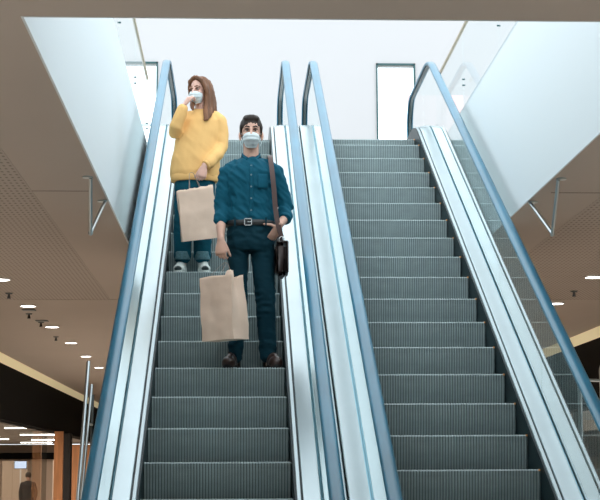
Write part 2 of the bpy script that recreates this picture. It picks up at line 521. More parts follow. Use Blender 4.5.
# glass railings along both long sides of the opening, upper floor
def railing(x, s, label):
    r = thing('glass_railing', label, 'railing', (x, 11, ZL))
    y0, y1 = OY0-.2-11, OY1+.75-11; H = .86
    bm = bmesh.new(); add_box(bm, (-.014, y0, H), (.014, y1, H+.018)); link('top_rail', bm, 'bronze', r)
    n = 5; w = (y1-y0)/n
    for i in range(n):
        bm = bmesh.new(); add_box(bm, (-.006, y0+i*w+.01, .03), (.006, y0+(i+1)*w-.01, H)); link('glass_panel', bm, 'rail_glass', r)
    bm = bmesh.new(); add_box(bm, (-.03, y0, .0), (-.007, y1, .045)); add_box(bm, (.007, y0, .0), (.03, y1, .045)); link('base_channel', bm, 'steel_bright', r)
    for i in range(n+1):
        for dz in (.30, .36):
            bm = bmesh.new(); add_tube(bm, [(-.015, y0+min(max(i*w, .03), n*w-.03), dz), (.015, y0+min(max(i*w, .03), n*w-.03), dz)], .008, 10, round_ends=False); link('fixing', bm, 'frame_teal', r)
railing(OX0-.04, -1, 'glass railing with bronze top rail above the white fascia beside the occupied escalator')
railing(OX1+.04, 1, 'glass railing with bronze top rail above the white fascia beside the empty escalator')

# low white balustrades on the landing beyond the flights
def low_rail(x0, x1, y, label):
    r = thing('landing_railing', label, 'railing', ((x0+x1)/2, y, ZL)); w = (x1-x0)/2; n = 3
    for k in range(n+1):
        bm = bmesh.new(); add_box(bm, (-w+2*w*k/n-.014, -.014, 0), (-w+2*w*k/n+.014, .014, .62)); link('post', bm, 'steel_bright', r)
    for z in (.2, .4, .62):
        bm = bmesh.new(); add_box(bm, (-w, -.012, z-.012), (w, .012, z+.012)); link('rail', bm, 'steel_bright', r)
low_rail(-1.95, -1.0, 17.4, 'low white metal railing on the upper landing beside the window')

# pink display wall on the upper floor, seen through the glass balustrade
pk = thing('display_stand', 'pale pink display panel on the upper floor behind the glass balustrade', 'panel', (2.80, 21.0, ZL))
box('board', (-.34, -.03, .06), (.46, .03, 1.92), 'pink', pk, .006)
box('foot', (-.36, -.14, 0), (-.30, .14, .06), 'white_panel', pk); box('foot', (.30, -.14, 0), (.36, .14, .06), 'white_panel', pk)

S(box('wall_light_block', (-14, -7.2, 0), (16, -7, CZ), 'bulkhead'))  # unseen dark wall, added to keep sky light behind off the lower steps
# bulkheads, coves and shop fronts of the lower hall
XS, XR = -4.02, 5.15; BZ = 2.55
S(box('wall_bulkhead_left', (XS-.3, 3, BZ), (XS, 58, CZ-.13), 'bulkhead'))
S(box('wall_bulkhead_right', (XR, 3, BZ), (XR+.3, 58, CZ-.13), 'bulkhead'))
def cove(x, s, label):
    bm = bmesh.new(); p = [(0, -.13), (s*.05, -.08), (s*.11, -.012), (0, -.004)]
    a = [bm.verts.new((q[0], 3-20, q[1])) for q in p]; b = [bm.verts.new((q[0], 58-20, q[1])) for q in p]
    for k in range(4): bm.faces.new((a[k], a[(k+1) % 4], b[(k+1) % 4], b[k]))
    bm.faces.new(a); bm.faces.new(b)
    o = link('cove_light', bm, 'cove', None, False, (x, 20, CZ)); tag(o, label, 'light'); return o
cove(XS+.001, 1, 'warm glowing cove strip where the soffit meets the dark bulkhead over the lit shop')
cove(XR-.001, -1, 'warm glowing cove strip over the bulkhead beyond the empty escalator')
S(box('wall_end', (XS, 58.6, 0), (16, 58.9, CZ), 'store_wall'))
S(box('trim_5', (XS, 58, 2.2), (XR, 58.5, CZ), 'bulkhead'))

# left shop: glazed front, interior, lights, screen
S(box('wall_shop_back', (-13.9, 8, 0), (-13.7, 60, 2.7), 'store_wall'))
S(box('wall_shop_far', (-13.7, 56, 0), (XS-.3, 56.2, 2.7), 'store_wall'))
S(box('wall_shop_near', (-13.7, 8, 0), (XS-.02, 8.2, 2.7), 'store_wall'))
S(box('ceiling_shop', (-13.9, 8, 2.72), (XS-.31, 56.2, 2.80), 'store_ceiling'))
S(box('trim_6', (-13.6, 55.6, 2.16), (XS-.35, 55.95, 2.40), 'bulkhead'))
fr = thing('storefront', 'glazed shop front with thin dark frames under the black bulkhead', 'shop front', (XS-.15, 8.3, 0))
for i in range(10):
    y = i*2.52
    bm = bmesh.new(); add_box(bm, (-.006, y+.012, .06), (.006, y+2.508, BZ-.03)); link('glass_panel', bm, 'shop_glass', fr)
bm = bmesh.new(); add_box(bm, (-.03, 0, 0), (.03, 25.2, .06)); add_box(bm, (-.03, 0, BZ-.03), (.03, 25.2, BZ-.002)); link('frame', bm, 'black', fr)
S(box('trim_7', (-4.02, 33.6, 0), (-3.83, 33.75, BZ), 'wood_orange'))
S(box('wall_column', (-4.015, 35.2, 0), (-3.84, 35.6, 2.545), 'black'))
wp = box('wall_panel', (-5.2, 44, 0), (-3.0, 44.2, 2.45), 'wood_orange'); tag(wp, 'orange wood wall panel beyond the black column', 'panel')
for i, (y, x) in enumerate(((29, -4.9), (33, -5.9), (35, -4.8), (38, -6.6), (41, -5.3), (46, -7.4), (47, -5.8), (51, -6.7))):
    t = thing('ceiling_tube', 'slim white ceiling tube seen through the shop glass', 'light', (x, y, 2.70), 0, 'ceiling tubes in the glazed shop')
    box('housing', (-.55, -.06, -.02), (.55, .06, .02), 'lamp_ring', t)
    box('diffuser', (-.52, -.05, -.045), (.52, .05, -.021), 'lamp', t)
sc_ = thing('display_screen', 'small pale blue screen glowing at the back of the shop', 'screen', (-7.35, 52, 1.94))
box('housing', (-.22, 0, -.14), (.22, .05, .14), 'black', sc_); box('display', (-.20, -.008, -.12), (.20, -.001, .12), 'screen', sc_); box('stand', (-.02, .0, -1.94), (.02, .05, -.141), 'lamp_ring', sc_)
for x, y, w, h in ((-8.4, 50, .5, 2.1), (-6.2, 53, .35, 2.1), (-7.9, 54.5, .9, 2.1)):
    o = box('shop_divider', (x-w/2, y, 0), (x+w/2, y+.12, h), 'store_wall', None); tag(o, 'beige upright divider standing inside the glazed shop', 'divider', 'dividers in the glazed shop')

# right shop
S(box('wall_shop_right', (9.4, 8, 0), (9.6, 58, 2.7), 'store_wall'))
S(box('wall_shop_right_far', (XR, 40, 0), (9.4, 40.2, 2.7), 'store_wall'))
f2 = thing('storefront', 'dark framed shop front under the bulkhead beyond the empty escalator', 'shop front', (XR+.15, 8.3, 0))
for i in range(10):
    y = i*2.52
    bm = bmesh.new(); add_box(bm, (-.006, y+.03, .06), (.006, y+2.49, BZ-.06)); link('glass_panel', bm, 'shop_glass', f2)
    bm = bmesh.new(); add_box(bm, (-.04, y-.03, 0), (.04, y+.03, BZ-.01)); link('mullion', bm, 'frame_grey', f2)
bm = bmesh.new(); add_box(bm, (-.03, 0.03, 1.52), (.03, 25.2, 1.57)); link('transom', bm, 'frame_grey', f2)
cb = box('shop_counter', (5.9, 24, 0), (6.7, 31, 1.15), 'wood_orange', None); tag(cb, 'orange wood counter inside the shop beyond the empty escalator', 'counter')
arch = thing('arched_sign', 'tall arched pink sign with white outline at the edge of the bulkhead', 'sign', (4.975, 19.7, 2.55))
bm = bmesh.new()
pts = [(-.17, 0), (.17, 0)]+[(.17*math.cos(D(a)), .38+.17*math.sin(D(a))) for a in range(0, 181, 15)]
def prism(bm, pts, y0, y1):
    a = [bm.verts.new((p[0], y0, p[1])) for p in pts]; b = [bm.verts.new((p[0], y1, p[1])) for p in pts]
    n = len(pts)
    bm.faces.new(a); bm.faces.new(list(reversed(b)))
    for i in range(n): bm.faces.new((a[i], a[(i+1) % n], b[(i+1) % n], b[i]))
prism(bm, pts, 0, .04); link('outline', bm, 'white_panel', arch)
bm = bmesh.new(); prism(bm, [(x*.84, .03+z*.9) for x, z in pts], -.012, -.001); link('face', bm, 'pink', arch)
bm = bmesh.new(); add_tube(bm, [(0, .02, .55), (0, .02, CZ-2.55)], .008, 8, round_ends=False); link('hanger', bm, 'chrome', arch)

# downlights and sprinklers of the soffit
def downlight(x, y, label):
    t = thing('downlight', label, 'light', (x, y, CZ), 0, None)
    bm = bmesh.new(); n = 24
    for r0, r1, z0, z1 in ((.088, .104, -.012, .0),):
        ring = []
        for k in range(n):
            c, s = math.cos(2*PI*k/n), math.sin(2*PI*k/n)
            ring.append([bm.verts.new((r*c, r*s, z)) for r, z in ((r0, z0), (r1, z0), (r1, z1), (r0, z1))])
        for k in range(n):
            a, b = ring[k], ring[(k+1) % n]
            for j in range(4): bm.faces.new((a[j], a[(j+1) % 4], b[(j+1) % 4], b[j]))
    link('trim_ring', bm, 'lamp_ring', t)
    bm = bmesh.new(); bmesh.ops.create_cone(bm, cap_ends=True, segments=24, radius1=.086, radius2=.086, depth=.008, matrix=Matrix.Translation((0, 0, -.006)))
    link('lens', bm, 'lamp', t)
def soffit_at(u, v):
    d = fw+rt2*((u-300)/1500)+up2*((250-v)/1500); k = (CZ-EYE)/d.z; return d.x*k, d.y*k
ORD = ['nearest round downlight of the row over the shop side, cut by the picture edge', 'second nearest round downlight of the row over the shop side',
       'third round downlight of the row over the shop side', 'fourth round downlight of the row over the shop side',
       'fifth round downlight of the shop side row, just above the twin rods', 'farthest round downlight of the shop side row, against the handrail']
for (u, v), lb in zip(((1, 279), (28, 305.5), (52, 326.5), (71, 342.5), (86, 356), (99, 367.3)), ORD): downlight(*soffit_at(u, v), lb)
downlight(*soffit_at(594, 276.5), 'nearer round downlight beyond the empty escalator'); downlight(*soffit_at(556, 303), 'farther round downlight half hidden by the empty escalator handrail')
for u, v in ((9, 293), (29, 313.5), (41, 322), (56, 336.5), (574, 291)):
    x, y = soffit_at(u, v)
    t = thing('sprinkler_head', 'small dark sprinkler head on the soffit beside the downlights' if u < 300 else 'single dark sprinkler head between the two downlights beyond the empty escalator', 'sprinkler', (x, y, CZ), 0, 'sprinkler heads by the shop side downlights' if u < 300 else None)
    bm = bmesh.new(); bmesh.ops.create_cone(bm, cap_ends=True, segments=14, radius1=.034, radius2=.045, depth=.014, matrix=Matrix.Translation((0, 0, -.007))); link('plate', bm, 'frame_grey', t)
    bm = bmesh.new(); bmesh.ops.create_cone(bm, cap_ends=True, segments=12, radius1=.022, radius2=.010, depth=.05, matrix=Matrix.Translation((0, 0, -.039))); link('nozzle', bm, 'black', t)
for u, v, lb in ((29, 309.5, 'flat dark vent slot on the soffit next to the second downlight'), (42, 320.5, 'flat dark vent slot on the soffit next to the third downlight')):
    x, y = soffit_at(u, v)
    t = box('ceiling_vent', (x-.08, y-.08, CZ-.012), (x+.08, y+.08, CZ-.0005), 'frame_grey', None, .003); tag(t, lb, 'vent')

# V-shaped hanging braces at the opening edges
def rod(bm, a, b, r): add_tube(bm, [a, b], r, 14, round_ends=False)
def brace(x, s, label):
    t = thing('hanging_brace', label, 'brace', (x, 10.8, CZ)); 
    A, B, P = (s*.02, -.63, 0), (-s*.0, .28, 0), (s*.055, -.22, -.325)
    for q in (A, B):
        bm = bmesh.new(); bmesh.ops.create_cone(bm, cap_ends=True, segments=20, radius1=.036, radius2=.036, depth=.010, matrix=Matrix.Translation((q[0]+s*.02, q[1], -.005))); link('ceiling_plate', bm, 'steel_bright', t)
        bm = bmesh.new(); rod(bm, (q[0], q[1], -.008), P, .013); link('rod', bm, 'chrome', t)
    bm = bmesh.new(); add_ell(bm, P, (.018, .018, .022)); link('joint', bm, 'chrome', t, True)
brace(OX0-.03, -1, 'V shaped pair of chrome rods hanging from the soffit edge beside the occupied escalator')
brace(OX1+.03, 1, 'V shaped pair of chrome rods hanging from the soffit edge beside the empty escalator')
# twin leaning guard rods on the shop side and one beyond the empty flight
def ln(bm, a, b, r): add_tube(bm, [a, b], r, 14, round_ends=False)
gx = OX0-.02
g = thing('guard_rods', 'twin leaning chrome guard rods standing beside the occupied escalator', 'guard rail', (gx, 8.4, 0))
def gp(u, v, Y):
    x, z = at(u, v, Y); return (x-gx, Y-8.4, z)
a1, b1 = gp(88.5, 362, 9.63), gp(78, 497, 9.05)
a2, b2 = gp(91.5, 385, 9.9), gp(81.5, 497, 9.3)
a3, b3 = gp(93, 395, 10.1), gp(91.5, 438, 10.0)
def to_floor(a, b):
    a, b = Vector(a), Vector(b); return b+(b-a)*(b.z/(a.z-b.z))
for a, b, r in ((a1, b1, .012), (a2, b2, .010)):
    bm = bmesh.new(); ln(bm, a, to_floor(a, b), r); link('rod', bm, 'chrome', g)
    f = to_floor(a, b); bm = bmesh.new(); bmesh.ops.create_cone(bm, cap_ends=True, segments=20, radius1=.05, radius2=.05, depth=.012, matrix=Matrix.Translation((f.x, f.y, .006))); link('floor_plate', bm, 'chrome', g)
bm = bmesh.new(); ln(bm, a3, b3, .009); link('short_rod', bm, 'frame_grey', g)
bm = bmesh.new(); m = Vector(a2).lerp(Vector(b2), .36); ln(bm, m, Vector(a3).lerp(Vector(b3), .7), .008); link('link_bar', bm, 'chrome', g)
bm = bmesh.new(); ln(bm, b3, (b3[0], b3[1], 0), .009); link('short_rod', bm, 'frame_grey', g)
g2 = thing('guard_rods', 'single chrome guard post seen through the glass of the empty escalator', 'guard rail', (2.2, 9.7, 0))
bm = bmesh.new(); ln(bm, (.03, .1, 0), (.045, .05, 2.28), .016); link('rod', bm, 'chrome', g2)
bm = bmesh.new(); ln(bm, (.045, .05, 2.2), (.30, .2, 2.2), .010); link('link_bar', bm, 'chrome', g2)
bm = bmesh.new(); bmesh.ops.create_cone(bm, cap_ends=True, segments=20, radius1=.05, radius2=.05, depth=.012, matrix=Matrix.Translation((.03, .1, .006))); link('floor_plate', bm, 'chrome', g2)
# ------------------------------------------------------------------ people
from mathutils.bvhtree import BVHTree
def bvh(o):
    b = bmesh.new(); b.from_mesh(o.data); t = BVHTree.FromBMesh(b); b.free(); return t
def front(t, x, z, default=-.1):
    h = t.ray_cast(Vector((x, -1, z)), Vector((0, 1, 0)))
    return h[0].y if h[0] is not None else default
def merge(bm, part, M):
    part.transform(M); me = bpy.data.meshes.new('t'); part.to_mesh(me); part.free(); bm.from_mesh(me); bpy.data.meshes.remove(me)

def add_hand(bm, wrist, f, pn, s, curls=(45, 55, 35), k=1., thumb=(.62, .72), thumb_curl=25):
    w = Vector(wrist); f = Vector(f).normalized(); s = Vector(s); s = (s-f*s.dot(f)).normalized()
    p = f.cross(s).normalized()
    if p.dot(Vector(pn)) < 0: p = -p
    add_tube(bm, [w-f*.02*k, w+f*.015*k, w+f*.05*k, w+f*.088*k], [(.026*k, .019*k), (.030*k, .018*k), (.040*k, .0165*k), (.041*k, .0125*k)], 14, up=p)
    for i, (o, L, r) in enumerate(((.031, .94, .0088), (.0105, 1.04, .0092), (-.0105, .98, .0088), (-.031, .80, .0078))):
        b = w+f*(.080 if i < 3 else .074)*k+s*o*k; d = f.copy(); pts = [b]
        d = (d+s*o*1.6).normalized()
        for seg, c in zip((.045, .029, .022), curls):
            a = D(c+(i-1)*3); q = s if p.cross(s).dot(d) < 0 else s
            d = (Matrix.Rotation(a, 3, s) @ d) if (Matrix.Rotation(.2, 3, s) @ f).dot(p) > f.dot(p) else (Matrix.Rotation(-a, 3, s) @ d)
            pts.append(pts[-1]+d*seg*L*k)
        add_tube(bm, pts, [r*1.05*k, r*k, r*.93*k, r*.8*k], 9, up=p)
    b = w+f*.018*k+s*.022*k; d = (f*thumb[0]+s*thumb[1]+p*.25).normalized(); pts = [b, b+d*.042*k]
    d = (d+f*.45+p*.2*thumb_curl/25).normalized(); pts.append(pts[-1]+d*.034*k); d = (d+p*.25).normalized(); pts.append(pts[-1]+d*.026*k)
    add_tube(bm, pts, [.015*k, .0118*k, .0105*k, .0088*k], 10, up=p)

def head_volume(female=False):
    b = bmesh.new()
    add_ell(b, (0, .018, 1.737), (.075, .094, .088))
    add_ell(b, (0, -.012, 1.665), (.060 if not female else .056, .070, .078))
    add_ell(b, (0, -.030, 1.625), (.050 if not female else .042, .048, .038))
    add_ell(b, (0, -.060, 1.603), (.024, .024, .018))
    add_tube(b, [(0, -.080, 1.712), (0, -.096, 1.690), (0, -.108, 1.668)], [.009, .011, .014], 10)
    add_ell(b, (0, -.083, 1.645), (.024, .014, .018))
    for x in (-1, 1):
        add_ell(b, (x*.030, -.070, 1.722), (.026, .016, .009))          # brow ridge
        add_ell(b, (x*.040, -.058, 1.678), (.022, .020, .018))          # cheek
        e = add_ell(b, (x*.080, .014, 1.682), (.011, .020, .032), Matrix.Rotation(x*.25, 3, 'Z'))
        add_ell(b, (x*.077, .004, 1.655), (.008, .010, .012))
    return b

def face_parts(root, M, skin, brow, mask_label):
    """eyes, brows, mask and its loops in the canonical head frame, moved by M"""
    for x in (-1, 1):
        b = bmesh.new(); add_ell(b, (x*.031, -.0725, 1.704), (.0110, .0085, .0046), seg=14, rings=8); b.transform(M); e = link('eye', b, 'eye_white', root, True)
        b = bmesh.new(); add_ell(b, (x*.030, -.0795, 1.7035), (.0060, .003, .0046), seg=12, rings=8); b.transform(M); link('iris', b, 'eye_dark', e, True)
        b = bmesh.new(); add_tube(b, [(x*.045, -.071, 1.712), (x*.031, -.0835, 1.7155), (x*.016, -.0795, 1.711)], [.003, .0045, .003], 8); b.transform(M); link('eyelid', b, brow, root, True)
        b = bmesh.new(); add_tube(b, [(x*.052, -.070, 1.724), (x*.034, -.0875, 1.733), (x*.013, -.0885, 1.727)], [.003, .0055, .004], 8); b.transform(M); link('eyebrow', b, brow, root, True)
    b = bmesh.new(); NA, NV = 22, 22; grid = []
    for j in range(NV+1):
        v = j/NV; row = []
        z = 1.684-.108*v
        fr = -.094-.030*math.sin(PI*min(1, v*1.05+.10))**.8+.030*max(0, v-.55)/.45
        w = .060-.003*v-.022*max(0, v-.45)/.55
        for i in range(NA+1):
            a = (i/NA*2-1); c = math.cos(a*PI/2*.93)
            x = w*math.sin(a*PI/2*.93)/math.sin(PI/2*.93); y = -.018+(fr+.018)*c**.75
            zz = z-.012*(1-c)*(1-v)+.016*(1-c)*v
            pl = .0032*math.sin(v*PI*7)*(1 if .15 < v < .85 else 0)
            z2 = zz-(.010*abs(a)**2 if v < .1 else 0)
            row.append(b.verts.new((x, y+pl, z2+.0*v)))
        grid.append(row)
    for j in range(NV):
        for i in range(NA): b.faces.new((grid[j][i], grid[j][i+1], grid[j+1][i+1], grid[j+1][i]))
    b.transform(M); mk = link('face_mask', b, 'mask', root, True); mk['label'] = mask_label
    sd = mk.modifiers.new('t', 'SOLIDIFY'); sd.thickness = .0018; sd.offset = 1
    for x in (-1, 1):
        b = bmesh.new(); add_tube(b, [(x*.064, -.022, 1.686), (x*.078, .000, 1.700), (x*.088, .022, 1.700), (x*.088, .030, 1.670), (x*.078, .012, 1.640), (x*.064, -.024, 1.598)], .0016, 6)
        b.transform(M); link('ear_loop', b, 'mask', mk, True)

def shoe(root, name, x, y, ang, L, wd, up, sole, hk=1., toe=None, laces=True):
    """toe towards -Y, heel centre at (x, y)"""
    M = Matrix.Translation((x, y, 0)) @ Matrix.Rotation(D(ang), 4, 'Z')
    h = .022
    out = []
    for i in range(28):
        a = 2*PI*i/28; c, s = math.cos(a), math.sin(a)
        ww = wd*(.50 if s < 0 else .42)*(1-.10*math.sin(a)**2)
        out.append((c*ww, s*L*.5-L*.36))
    b = bmesh.new()
    lo = [b.verts.new((p[0], p[1], 0)) for p in out]; md = [b.verts.new((p[0]*1.02, p[1]*1.0, h)) for p in out]
    n = len(out); b.faces.new(lo); b.faces.new(list(reversed(md)))
    for i in range(n): b.faces.new((lo[i], lo[(i+1) % n], md[(i+1) % n], md[i]))
    b.transform(M); sl = link('sole', b, sole, root)
    b = bmesh.new()
    add_ell(b, (0, -L*.60, h+.012), (wd*.46, L*.25, .040*hk)); add_ell(b, (0, -L*.40, h+.018), (wd*.44, L*.26, .055*hk))
    add_ell(b, (0, 0, h+.025), (wd*.39, L*.16, .055*hk)); add_tube(b, [(0, -.055, h+.03), (0, -.032, h+.075*hk)], [(.040, .05), (.041, .052)], 16, up=(0, 1, 0), round_ends=False)
    add_box(b, (-wd*.3, -L*.7, h-.008), (wd*.3, L*.08, h+.004))
    b.transform(M)
    u = fuse(name, b, up, root, .006, 4, cut=None)
    if laces:
        for k in range(4):
            b = bmesh.new(); yy = -L*.30-k*.021; zz = h+.083*hk**.75-k*.010
            add_tube(b, [(-.022, yy, zz-.010), (0, yy-.006, zz), (.022, yy, zz-.010)], .0028, 6); b.transform(M); link('lace', b, sole if up != 'sneaker' else 'mask', u, True)
    if toe:
        b = bmesh.new(); vs = add_ell(b, (0, -L*.64, h+.010), (wd*.34, L*.262, .028))
        b.transform(M); link('toe_cap', b, toe, root, True)

def paper_bag(name, label, W, Dp, H, loc, rz, rx, ry, hand, seed, jag):
    root = thing(name, label, 'paper bag', loc); root.rotation_euler = (rx, ry, rz)
    b = bmesh.new(); NX, ND, NH = 14, 8, 22; ring = []
    per = [(-1+2*i/NX, -1) for i in range(NX)]+[(1, -1+2*i/ND) for i in range(ND)]+[(1-2*i/NX, 1) for i in range(NX)]+[(-1, 1-2*i/ND) for i in range(ND)]
    for j in range(NH+1):
        v = j/NH; row = []
        for (px, py) in per:
            x, y = px*W/2*(1-.02*v), py*Dp/2*(1-.22*v)
            if abs(px) == 1: x -= px*.030*v*(1-abs(py))
            z = H*v
            if j == NH: z += jag(px, py)
            nn = noise.noise_vector(Vector((x*9+seed, y*9, z*7)))*.011+noise.noise_vector(Vector((x*30+seed, y*30, z*24)))*.003
            if j == 0: nn.z = 0
            row.append(b.verts.new((x+nn.x, y+nn.y, z+nn.z*.3)))
        ring.append(row)
    n = len(per)
    for j in range(NH):
        for i in range(n): b.faces.new((ring[j][i], ring[j][(i+1) % n], ring[j+1][(i+1) % n], ring[j+1][i]))
    b.faces.new(ring[0])
    bd = link('bag_body', b, 'kraft', root, True)
    sd = bd.modifiers.new('t', 'SOLIDIFY'); sd.thickness = .0016; sd.offset = -1
    bd.data.set_sharp_from_angle(angle=D(28))
    for s in (-1, 1):
        yy = s*Dp/2*.76
        b = bmesh.new(); hx, hy, hz = hand
        add_tube(b, [(-W*.15, yy, H-.035), (-W*.14, yy, H+.01), (hx-.018, hy+s*.006, hz-.010), (hx, hy+s*.005, hz), (hx+.018, hy+s*.006, hz-.010), (W*.14, yy, H+.01), (W*.15, yy, H-.035)], .0019, 8)
        link('handle', b, 'twine', root, True)
    return root

# ---- man on the left escalator
def man():
    oy = Y0+4*GO+.15; oz = zb(Y0+4*GO)+.001
    b = bmesh.new()
    merge(b, head_volume(), Matrix.Identity(4))
    add_tube(b, [(0, .035, 1.44), (0, .030, 1.54), (0, .018, 1.63)], [.064, .056, .056], 18)
    add_rings(b, [(0, .03, .92, .15, .10), (0, .03, 1.05, .145, .095), (0, .03, 1.2, .14, .095), (0, .03, 1.35, .16, .10), (0, .03, 1.44, .14, .085), (0, .03, 1.50, .07, .06)])
    for sx in (-1, 1):
        add_tube(b, [(sx*.05, .03, 1.475), (sx*.16, .03, 1.42)], [.042, .042])
    add_tube(b, [(-.160, .03, 1.40), (-.206, .03, 1.17), (-.216, -.058, 1.00), (-.214, -.10, .905)], [.044, .031, .034, (.027, .024)], 16)
    add_hand(b, (-.214, -.105, .900), (-.02, -.10, -1), (.2, .95, -.1), (.95, -.25, 0), (28, 62, 50), 1.02, (.80, .45))
    add_tube(b, [(.165, .03, 1.40), (.243, .055, 1.16), (.234, -.015, 1.065), (.200, -.085, 1.012)], [.044, .031, .032, (.028, .024)], 16)
    add_hand(b, (.198, -.088, 1.006), (-.52, .42, -.80), (-.1, .95, .4), (-.9, -.35, .35), (6, 8, 6), .88, (.10, 1.15), 3)
    add_tube(b, [(-.088, .04, .92), (-.085, .045, .47), (-.112, .075, .06)], [.078, .046, .022], 16)
    add_tube(b, [(.088, .04, .92), (.105, .035, .47), (.122, .075, .06)], [.078, .046, .022], 16)
    add_ell(b, (-.116, .075, .036), (.022, .045, .016)); add_ell(b, (.126, .075, .036), (.022, .045, .016))
    root = fuse('person', b, 'skin', None, .0058, 3, loc=(.102, oy, oz))
    tag(root, 'masked man in a teal shirt and dark trousers standing lower on the escalator', 'person')
    # hair
    b = bmesh.new()
    add_ell(b, (0, .026, 1.752), (.083, .099, .085)); add_ell(b, (0, -.040, 1.797), (.060, .036, .026)); add_ell(b, (.0, -.005, 1.806), (.062, .07, .028))
    add_ell(b, (0, .06, 1.69), (.070, .062, .07))
    for x in (-1, 1):
        add_ell(b, (x*.074, .012, 1.735), (.010, .045, .040)); add_tube(b, [(x*.0755, -.006, 1.73), (x*.076, -.004, 1.690)], [(.006, .012), (.004, .007)], 10, up=(0, 1, 0))
    fuse('hair', b, 'hair_dark', root, .0055, 2, disp=lambda c: .003*noise.noise(Vector((c.x*60, c.y*30, c.z*30))))
    face_parts(root, Matrix.Identity(4), 'skin', 'hair_dark', 'pale blue-grey pleated face mask')
    # shirt
    b = bmesh.new()
    add_rings(b, [(-.003, .03, 1.025, .163, .112), (-.003, .03, 1.08, .166, .118), (-.003, .03, 1.16, .160, .116), (0, .03, 1.25, .164, .118), (.003, .03, 1.34, .178, .124), (.003, .03, 1.40, .182, .120), (.003, .03, 1.44, .160, .105), (.0, .03, 1.49, .108, .080), (0, .032, 1.515, .066, .060)], power=2.25)
    for sx in (-1, 1): add_tube(b, [(sx*.05, .03, 1.482), (sx*.12, .03, 1.455), (sx*.168, .028, 1.412)], [.044, .052, .054])
    add_tube(b, [(-.166, .028, 1.415), (-.188, .03, 1.30), (-.206, .022, 1.17), (-.216, -.030, 1.058)], [(.052, .062), (.049, .060), (.047, .056), (.043, .047)], 20)
    add_tube(b, [(.172, .028, 1.415), (.208, .045, 1.29), (.246, .052, 1.17), (.246, .008, 1.088)], [(.052, .062), (.051, .060), (.052, .056), (.046, .048)], 20)
    sh = fuse('shirt', b, 'shirt', root, .0075, 5, disp=folds(.0115, 15, 9, 3.1, .8))
    b = bmesh.new(); add_tube(b, [(-.2145, -.012, 1.085), (-.215, -.034, 1.040)], [.049, .046], 20, round_ends=False); fuse('cuff', b, 'shirt', root, .006, 3)
    b = bmesh.new(); add_tube(b, [(.254, .030, 1.105), (.240, -.018, 1.065)], [.050, .046], 20, round_ends=False); fuse('cuff', b, 'shirt', root, .006, 3)
    T = bvh(sh)
    b = bmesh.new(); zs = [1.07+i*.02 for i in range(21)]
    L1 = [b.verts.new((-.015, front(T, -.015, z)-.0025, z)) for z in zs]; L2 = [b.verts.new((.015, front(T, .015, z)-.0035, z)) for z in zs]
    for i in range(len(zs)-1): b.faces.new((L1[i], L2[i], L2[i+1], L1[i+1]))
    pl = link('placket', b, 'shirt', root, True); q = pl.modifiers.new('t', 'SOLIDIFY'); q.thickness = .002
    for z in (1.12, 1.205, 1.29, 1.375, 1.445):
        b = bmesh.new(); bmesh.ops.create_cone(b, cap_ends=True, segments=12, radius1=.0062, radius2=.0062, depth=.004, matrix=Matrix.Translation((0, front(T, 0, z)-.006, z)) @ Matrix.Rotation(PI/2, 4, 'X')); link('button', b, 'button', sh)
    # chest pocket
    b = bmesh.new(); xs = [.045+i*.0155 for i in range(6)]; zz = [1.275+i*.022 for i in range(6)]
    G = [[b.verts.new((x, front(T, x, z)-.002, z)) for x in xs] for z in zz]
    for j in range(5):
        for i in range(5): b.faces.new((G[j][i], G[j][i+1], G[j+1][i+1], G[j+1][i]))
    pk_ = link('chest_pocket', b, 'shirt', root, True); q = pk_.modifiers.new('t', 'SOLIDIFY'); q.thickness = .002
    # collar
    b = bmesh.new(); N = 30; R0, R1 = [], []
    for i in range(N+1):
        a = D(-90+22)+D(316)*i/N; e = min(i, N-i)/N
        drop = .036*max(0, 1-e/.13)
        R0.append(b.verts.new((.060*math.cos(a), .026+.060*math.sin(a), 1.558-.046*max(0, 1-e/.2))))
        fl = .069+.010*max(0, 1-e/.15)
        R1.append(b.verts.new((fl*math.cos(a)*(1.0), .026+fl*1.05*math.sin(a), 1.522-drop)))
    for i in range(N): b.faces.new((R0[i], R0[i+1], R1[i+1], R1[i]))
    cl = link('collar', b, 'shirt', root, True); q = cl.modifiers.new('t', 'SOLIDIFY'); q.thickness = .005; q.offset = 1
    # trousers
    b = bmesh.new()
    add_rings(b, [(-.003, .03, 1.048, .158, .108), (-.003, .03, 1.01, .164, .114), (-.003, .035, .95, .174, .122), (-.003, .04, .88, .172, .122), (-.003, .04, .84, .155, .105)], power=2.3)
    add_tube(b, [(-.088, .04, .92), (-.092, .04, .78), (-.090, .035, .62), (-.085, .035, .47), (-.098, .06, .28), (-.114, .078, .095)], [(.080, .09), (.073, .085), (.066, .076), (.060, .068), (.056, .064), (.051, .060)], 22)
    add_tube(b, [(.082, .04, .92), (.086, .035, .78), (.096, .025, .62), (.105, .025, .47), (.112, .055, .28), (.122, .078, .095)], [(.084, .09), (.080, .085), (.070, .076), (.060, .068), (.054, .064), (.049, .060)], 22)
    def dis(c):
        k = 1.25 if (.36 < c.z < .56 or c.z < .22 or c.z > .78) else .6
        return folds(.0062*k, 10, 17, 9.4, .35)(c)
    tr = fuse('trousers', b, 'trousers', root, .0075, 5, disp=dis)
    T2 = bvh(tr)
    for sx in (-1, 1):
        b = bmesh.new(); pts = []
        for i in range(6):
            t = i/5; x = sx*(.100+.050*t); z = 1.005-.085*t**1.5
            pts.append((x, front(T2, x, z)-.001, z))
        add_tube(b, pts, .0025, 6); link('pocket_edge', b, 'trousers', tr, True)
    # belt
    b = bmesh.new(); prof = ((0, 0), (.005, .003), (.005, .040), (0, .043), (-.004, .040), (-.004, .003)); rings = []
